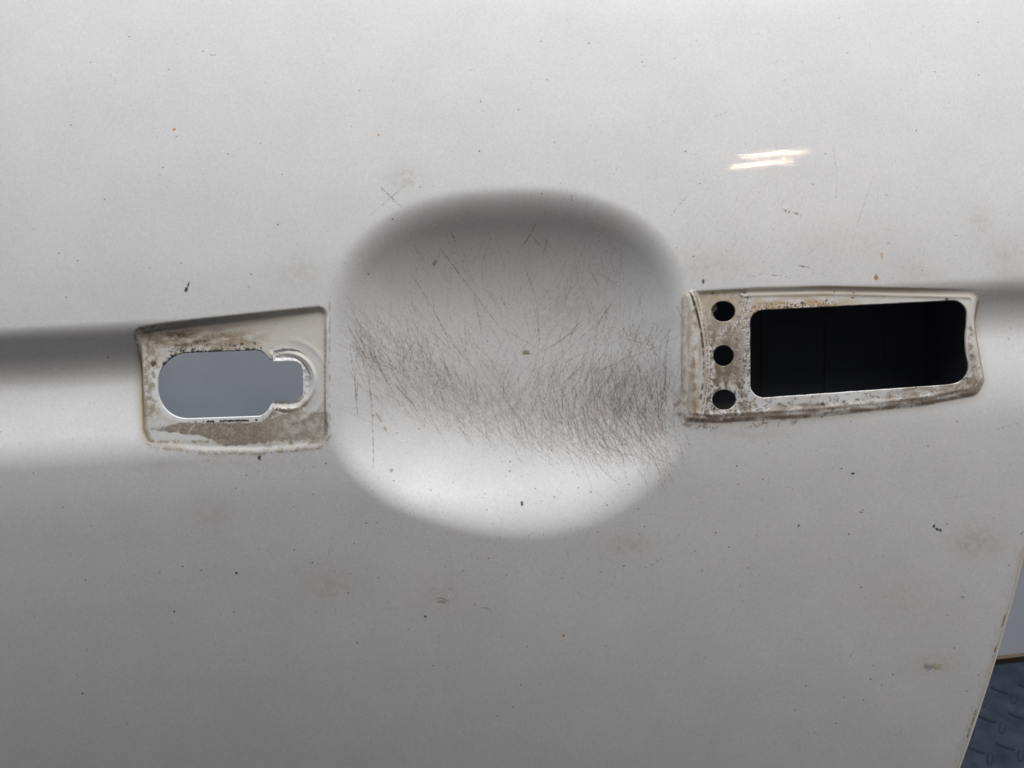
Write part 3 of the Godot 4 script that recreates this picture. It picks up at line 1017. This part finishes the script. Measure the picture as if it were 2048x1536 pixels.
func paint_marks() -> void:
	# road specks all over, thicker near the recess and the seats
	for k in 3600:
		var p := Vector2(rng.randf() * 2048.0, rng.randf() * 1536.0)
		if rng.randf() < 0.3:
			p = Vector2(1000.0 + rng.randfn() * 420.0, 1010.0 + rng.randfn() * 130.0)
		var tone := Color8(86, 82, 78).lerp(Color8(60, 56, 54), rng.randf())
		if rng.randf() < 0.10:
			tone = Color8(150, 122, 90)
		var a := lerpf(0.14, 0.50, pow(rng.randf(), 2.5))
		var dir := Vector2.from_angle(rng.randf_range(0.6, 2.2)) * rng.randf_range(0.3, 1.6)
		stroke(p - dir, p + dir, 0.0, tone, a)
		if rng.randf() < 0.05:
			blot(p, rng.randf_range(1.2, 2.1), rng.randf_range(1.1, 1.8), tone, 0.7, 0.5)
	for c in [[348, 259, 4.0, 3.4], [757, 270, 2.6, 2.2], [362, 526, 2.4, 2.0], [1127, 1271, 3.2, 3.0], [977, 1117, 2.2, 2.0]]:
		blot(on_door(Vector2(c[0], c[1])), c[2], c[3], Color8(186, 128, 70), 0.9, 0.4)
	blot(on_door(Vector2(1752, 556)), 5.0, 7.0, Color8(164, 122, 84), 0.95, 0.6)
	blot(on_door(Vector2(1764, 512)), 4.0, 8.0, Color8(190, 160, 134), 0.6, 0.8)
	blot(on_door(Vector2(1407, 563)), 3.4, 5.0, Color8(90, 78, 72), 0.95, 0.5)
	# chips and paint nicks
	for c in [[373, 578, 4.0, 7.0, 0.3], [377, 568, 2.0, 5.0, 0.4], [1868, 1053, 3.4, 4.4, 0.0], [1874, 1058, 4.0, 2.6, 0.5], [1881, 1060, 3.4, 3.6, 0.2], [519, 916, 4.4, 5.0, 0.2], [1044, 1006, 3.0, 6.0, 0.0], [1706, 947, 4.0, 3.0, 0.0], [348, 1224, 2.2, 3.4, 0.4], [164, 1387, 2.4, 3.0, 0.2], [473, 1146, 2.8, 2.6, 0.0], [850, 1233, 3.0, 2.6, 0.0], [1598, 1051, 2.4, 3.4, 0.8]]:
		blot(on_door(Vector2(c[0], c[1])), c[2], c[3], Color8(56, 54, 60), 0.95, 0.6, c[4])
	# dried drops
	blot(on_door(Vector2(1052, 705)), 9.0, 6.0, Color8(146, 138, 120), 0.85, 0.35, 0.1)
	stroke(on_door(Vector2(1043, 709)), on_door(Vector2(1061, 708)), 0.25, Color8(116, 106, 88), 0.8, 2.0)
	blot(on_door(Vector2(869, 526)), 4.0, 9.0, Color8(140, 134, 130), 0.7, 0.6, 0.55)
	blot(on_door(Vector2(884, 1204)), 12.0, 4.5, Color8(146, 142, 134), 0.5, 0.4, 0.06)
	stroke(on_door(Vector2(871, 1198)), on_door(Vector2(898, 1203)), 0.3, Color8(124, 120, 112), 0.5, 2.0)
	stroke(on_door(Vector2(962, 1216)), on_door(Vector2(984, 1222)), 0.25, Color8(150, 146, 140), 0.45, 2.0)
	blot(on_door(Vector2(784, 940)), 4.0, 5.0, Color8(120, 120, 124), 0.6, 0.7, 0.6)
	blot(on_door(Vector2(1858, 1334)), 15.0, 8.0, Color8(128, 124, 116), 0.55, 0.9)
	blot(on_door(Vector2(1876, 1334)), 9.0, 8.0, Color8(176, 158, 112), 0.5, 0.8)
	blot(on_door(Vector2(1926, 1194)), 6.0, 2.4, Color8(120, 116, 104), 0.6, 0.5)
	# two dark dashes, the crossed scratches and others above
	for l in [[1569, 420, 1583, 425, 3.0, 0.75], [1587, 425, 1602, 431, 3.4, 0.9], [1598, 531, 1618, 535, 1.6, 0.9], [760, 373, 802, 413, 1.6, 0.55], [812, 370, 742, 430, 1.4, 0.4], [822, 362, 826, 375, 1.0, 0.35], [1484, 550, 1510, 553, 1.2, 0.55], [1510, 553, 1532, 545, 1.0, 0.5], [1532, 548, 1556, 551, 1.2, 0.6], [1558, 551, 1580, 556, 1.0, 0.4], [1568, 560, 1580, 556, 1.0, 0.4], [1340, 435, 1374, 392, 1.2, 0.45], [1666, 276, 1674, 340, 1.2, 0.3], [1674, 340, 1670, 410, 1.0, 0.2], [1552, 280, 1556, 400, 1.0, 0.22], [1748, 352, 1700, 500, 1.0, 0.28], [1428, 232, 1452, 224, 1.2, 0.35], [1344, 800, 1352, 800, 1.0, 0.2], [1144, 387, 1144, 402, 1.2, 0.5], [1890, 998, 1950, 988, 1.0, 0.25], [1988, 860, 2044, 843, 1.2, 0.4], [1300, 1132, 1324, 1116, 1.4, 0.45], [1136, 1100, 1140, 1128, 1.2, 0.3], [1146, 1086, 1142, 1106, 1.0, 0.3], [1446, 1098, 1448, 1128, 1.0, 0.25], [1056, 1072, 1064, 1066, 1.4, 0.7], [1086, 1070, 1090, 1066, 1.6, 0.7], [1718, 1024, 1726, 1024, 2.0, 0.7], [2040, 1070, 2047, 1062, 1.6, 0.4]]:
		stroke(on_door(Vector2(l[0], l[1])), on_door(Vector2(l[2], l[3])), 0.04 * rng.randfn(), Color8(104, 102, 98), l[5], l[4], 0.7)
	for k in 150:
		var p := Vector2(1480.0 + rng.randfn() * 130.0, 470.0 + rng.randfn() * 70.0)
		if p.x < 1370.0 or p.y > 560.0:
			continue
		var dir := Vector2.from_angle(rng.randf_range(1.7, 2.5)) * rng.randf_range(6.0, 36.0)
		stroke(on_door(p - dir), on_door(p + dir), rng.randfn() * 0.06, Color8(130, 126, 120), rng.randf_range(0.06, 0.24), 1.0, 1.0)
	for k in 60:
		var p := Vector2(1180.0 + rng.randfn() * 110.0, 330.0 + rng.randfn() * 50.0)
		var dir := Vector2.from_angle(rng.randf_range(1.2, 2.0)) * rng.randf_range(6.0, 30.0)
		stroke(on_door(p - dir), on_door(p + dir), 0.0, Color8(140, 138, 134), rng.randf_range(0.05, 0.18), 1.0, 1.0)
	# pale rubbed lines low down
	for l in [[680, 1352, 738, 1358, 0.25], [800, 1446, 960, 1456, 0.35], [960, 1456, 1022, 1452, 0.35], [1022, 1452, 1044, 1466, 0.35], [950, 1444, 1010, 1446, 0.2], [692, 1410, 712, 1436, 0.2]]:
		stroke(on_door(Vector2(l[0], l[1])), on_door(Vector2(l[2], l[3])), 0.05, Color8(236, 238, 242), l[4], 2.4, 0.5)
	# dust
	for c in [[806, 356, 44, 34, 0.28], [1262, 1092, 60, 30, 0.22], [420, 1030, 50, 36, 0.16], [660, 1168, 70, 60, 0.18], [1950, 1086, 60, 40, 0.28], [1870, 1330, 60, 30, 0.18], [1830, 540, 60, 30, 0.16], [1960, 440, 26, 50, 0.2], [600, 545, 70, 40, 0.2], [1200, 450, 60, 30, 0.12], [880, 1190, 90, 60, 0.12], [1800, 1200, 120, 70, 0.10], [500, 925, 150, 14, 0.14], [1420, 530, 90, 36, 0.18], [1490, 866, 70, 14, 0.22], [1700, 480, 130, 50, 0.10], [2010, 520, 40, 60, 0.16], [330, 930, 60, 16, 0.12], [1000, 990, 330, 40, 0.06]]:
		smudge(on_door(Vector2(c[0], c[1])), c[2], c[3], Color8(140, 136, 124), c[4] * 0.8)
	# nibbles along the door's right edge
	for v in [1240.0, 1262.0, 1305.0, 1330.0, 1448.0, 1462.0, 1480.0, 1494.0]:
		var q := Vector2(door_edge(v) - 5.0, v)
		stroke(q, q + Vector2(-4.0, 14.0 + 12.0 * rng.randf()), 0.0, Color8(70, 66, 62), 0.8, 2.0, 1.0)
	for k in 900:
		var v := 1090.0 + k * 0.62
		for c in 9:
			splat(Vector2(door_edge(v) - 3.0 + c * 1.1, v), Color8(184, 178, 164), 0.45, 0.7)
	for k in 130:
		var v := rng.randf_range(1080.0, 1590.0)
		blot(Vector2(door_edge(v) - 4.0 - 16.0 * pow(rng.randf(), 2.0), v), 4.0, 12.0, Color8(198, 190, 172), 0.13, 0.8)


# ================================================================= round about

func floor_turn() -> float:
	return deg_to_rad(8.6)


func build_floor() -> void:
	var blue := plain(Color(0.031, 0.041, 0.057), 0.75)
	blue.metallic_specular = 0.2
	var grit := NoiseTexture2D.new()
	var n := FastNoiseLite.new()
	n.seed = 4
	n.frequency = 0.02
	n.fractal_octaves = 5
	grit.noise = n
	grit.width = 512
	grit.height = 512
	grit.seamless = true
	var ramp := Gradient.new()
	ramp.set_color(0, Color(0.66, 0.68, 0.70))
	ramp.set_color(1, Color(1, 1, 1))
	grit.color_ramp = ramp
	blue.albedo_texture = grit
	blue.uv1_triplanar = true
	blue.uv1_world_triplanar = true
	blue.uv1_scale = Vector3(3, 3, 3)
	var slab := BoxMesh.new()
	slab.size = Vector3(8, 0.03, 8)
	var floor_node := part("floor", slab, blue, self)
	floor_node.position = Vector3(0, -0.015, 1.5)
	floor_node.set_meta("kind", "structure")
	floor_node.set_meta("label", "dusty blue tread plate floor behind the door")
	# raised treads: two directions, each on the same slanted lattice
	var tread := tread_mesh()
	var others: Array[Transform3D] = []
	var first := Vector3(0.5407, 0, -0.9657)
	var near := 0
	for row in range(-3, 58):
		for col in range(-44, 44):
			for way in 2:
				var at := first + Vector3(0.0335, 0, -0.0042) * col + Vector3(0.0055, 0, 0.0385) * row
				if way == 1:
					at += Vector3(-0.0224, 0, 0.0169)
				var back := -1.0 - (at.x - 0.5423) * tan(floor_turn())
				if at.z < back + 0.012 or absf(at.x) > 1.4:
					continue
				var turn := deg_to_rad(-31.0 if way == 0 else -114.0)
				var t := Transform3D(Basis(Vector3.UP, turn), at)
				if at.x > 0.42 and at.x < 0.66 and at.z < -0.76:
					var o := part("tread" if near == 0 else "tread_%03d" % near, tread, blue, floor_node)
					o.transform = floor_node.transform.affine_inverse() * t
					near += 1
				else:
					others.append(t)
	var many := MultiMesh.new()
	many.transform_format = MultiMesh.TRANSFORM_3D
	many.mesh = tread
	many.instance_count = others.size()
	for k in others.size():
		many.set_instance_transform(k, floor_node.transform.affine_inverse() * others[k])
	var rest := MultiMeshInstance3D.new()
	rest.name = "far_treads"
	rest.multimesh = many
	rest.material_override = blue
	rest.set_meta("kind", "stuff")
	floor_node.add_child(rest)


# a lens-shaped bar with sloping flanks, pointed at both ends
func tread_mesh() -> ArrayMesh:
	var st := SurfaceTool.new()
	st.begin(Mesh.PRIMITIVE_TRIANGLES)
	var n := 10
	var rows := []
	for k in n + 1:
		var t := k / float(n) * 2.0 - 1.0
		var w := 0.0034 * sqrt(maxf(0.0, 1.0 - t * t)) + 0.0004
		var h := 0.0024 * (1.0 - pow(absf(t), 4.0))
		rows.append([Vector3(t * 0.0105, -0.0004, -w), Vector3(t * 0.0105, h * 0.8, -w * 0.55), Vector3(t * 0.0105, h, 0), Vector3(t * 0.0105, h * 0.8, w * 0.55), Vector3(t * 0.0105, -0.0004, w)])
	for k in n:
		for c in 4:
			for p: Vector3 in [rows[k][c], rows[k + 1][c], rows[k + 1][c + 1], rows[k][c], rows[k + 1][c + 1], rows[k][c + 1]]:
				st.set_smooth_group(0)
				st.add_vertex(p)
	st.index()
	st.generate_normals()
	return st.commit()


func build_wall() -> void:
	var grey := plain(Color(0.50, 0.53, 0.585), 0.45)
	var n := FastNoiseLite.new()
	n.seed = 8
	n.frequency = 0.012
	n.fractal_octaves = 4
	var tex := NoiseTexture2D.new()
	tex.noise = n
	tex.width = 512
	tex.height = 512
	tex.seamless = true
	var ramp := Gradient.new()
	ramp.set_color(0, Color(0.9, 0.9, 0.9))
	ramp.set_color(1, Color(1, 1, 1))
	tex.color_ramp = ramp
	grey.albedo_texture = tex
	grey.uv1_triplanar = true
	grey.uv1_world_triplanar = true
	grey.uv1_scale = Vector3(1.4, 1.4, 1.4)
	var wall := thing("grey_wall", "low smooth blue grey wall behind the door, with a brown strip along its foot", "wall")
	wall.transform = Transform3D(Basis(Vector3.UP, floor_turn()), Vector3(0.5423, 0, -1.012))
	var lean := Basis(Vector3.RIGHT, deg_to_rad(-19.0))
	var st := SurfaceTool.new()
	st.begin(Mesh.PRIMITIVE_TRIANGLES)
	# section: face, rounded top, back
	var profile := [Vector2(0, 0.004), Vector2(0, 0.60)]
	for k in range(1, 7):
		var a := k / 6.0 * PI
		profile.append(Vector2(-0.02 + 0.02 * cos(a), 0.60 + 0.02 * sin(a)))
	profile.append(Vector2(-0.04, 0.004))
	for k in profile.size() - 1:
		var a: Vector2 = profile[k]
		var b: Vector2 = profile[k + 1]
		var q := [Vector3(-3, a.y, a.x), Vector3(-3, b.y, b.x), Vector3(3, b.y, b.x), Vector3(3, a.y, a.x)]
		st.set_smooth_group(-1)
		for i in [0, 1, 2, 0, 2, 3]:
			st.add_vertex(q[i])
	st.generate_normals()
	part("wall_face", st.commit(), grey, wall).basis = lean
	var strip := SurfaceTool.new()
	strip.begin(Mesh.PRIMITIVE_TRIANGLES)
	add_box(strip, Vector3(-3, 0.0004, 0.001), Vector3(3, 0.0075, 0.0065))
	strip.generate_normals()
	part("foot_strip", strip.commit(), plain(Color(0.085, 0.060, 0.042), 0.8), wall, "narrow brown sealing strip where the wall meets the floor")


# a twin-tube work lamp on a stand, above and behind the viewer; its reflection shows on the door
func build_lamp() -> void:
	var at := Vector3(0.615, 2.76, 0.73)
	var lamp := thing("work_lamp", "twin tube work lamp on a tall black tripod stand, behind the viewer", "lamp")
	lamp.position = Vector3(at.x, 0, at.z)
	var target := Vector3(0.07, 0.9, -0.27)
	var head := Basis.looking_at(target - at, Vector3.UP) * Basis(Vector3.BACK, deg_to_rad(LAMP_ROLL))
	var black := plain(Color(0.03, 0.03, 0.032), 0.5)
	var glow := StandardMaterial3D.new()
	glow.albedo_color = Color(0.9, 0.88, 0.84)
	glow.emission_enabled = true
	glow.emission = Color(1.0, 0.88, 0.74)
	glow.emission_energy_multiplier = 115.0
	for s in [-1.0, 1.0]:
		var tube := CapsuleMesh.new()
		tube.radius = 0.0105
		tube.height = 0.17
		tube.radial_segments = 16
		tube.rings = 4
		var o := part("tube", tube, glow, lamp)
		o.transform = Transform3D(head * Basis(Vector3.BACK, PI / 2), Vector3(0, at.y, 0) + head * Vector3(0.021 * s, 0.0225 * s, 0))
		var light := AreaLight3D.new()
		light.name = "tube_light"
		light.area_size = Vector2(0.16, 0.016)
		light.light_energy = 0.01
		light.light_color = Color(1.0, 0.88, 0.74)
		light.shadow_enabled = true
		light.transform = Transform3D(head, Vector3(0, at.y, 0) + head * Vector3(0.021 * s, 0.0225 * s, -0.0125))
		lamp.add_child(light, true)
	var shell := BoxMesh.new()
	shell.size = Vector3(0.26, 0.10, 0.03)
	var sh := part("lamp_housing", shell, black, lamp)
	sh.transform = Transform3D(head, Vector3(0, at.y, 0) + head * Vector3(0, 0, 0.03))
	var back := Vector3(0, at.y, 0) + head * Vector3(0, 0, 0.045)
	var pole := CylinderMesh.new()
	pole.top_radius = 0.011
	pole.bottom_radius = 0.016
	pole.height = at.y - 0.25
	var po := part("pole", pole, black, lamp)
	po.position = Vector3(back.x, 0.25 + pole.height * 0.5, back.z)
	for k in 3:
		var leg := CylinderMesh.new()
		leg.top_radius = 0.009
		leg.bottom_radius = 0.009
		leg.height = 0.62
		var lo := part("leg", leg, black, lamp)
		var out := Vector3(cos(k * TAU / 3.0), 0, sin(k * TAU / 3.0))
		var top := Vector3(back.x, 0.42, back.z)
		var foot := Vector3(back.x, 0.005, back.z) + out * 0.46
		var axis := (top - foot).normalized()
		lo.transform = Transform3D(Basis(axis.cross(out.cross(Vector3.UP)).normalized(), axis, out.cross(Vector3.UP).normalized()), (top + foot) * 0.5)


const LAMP_ROLL := -10.0
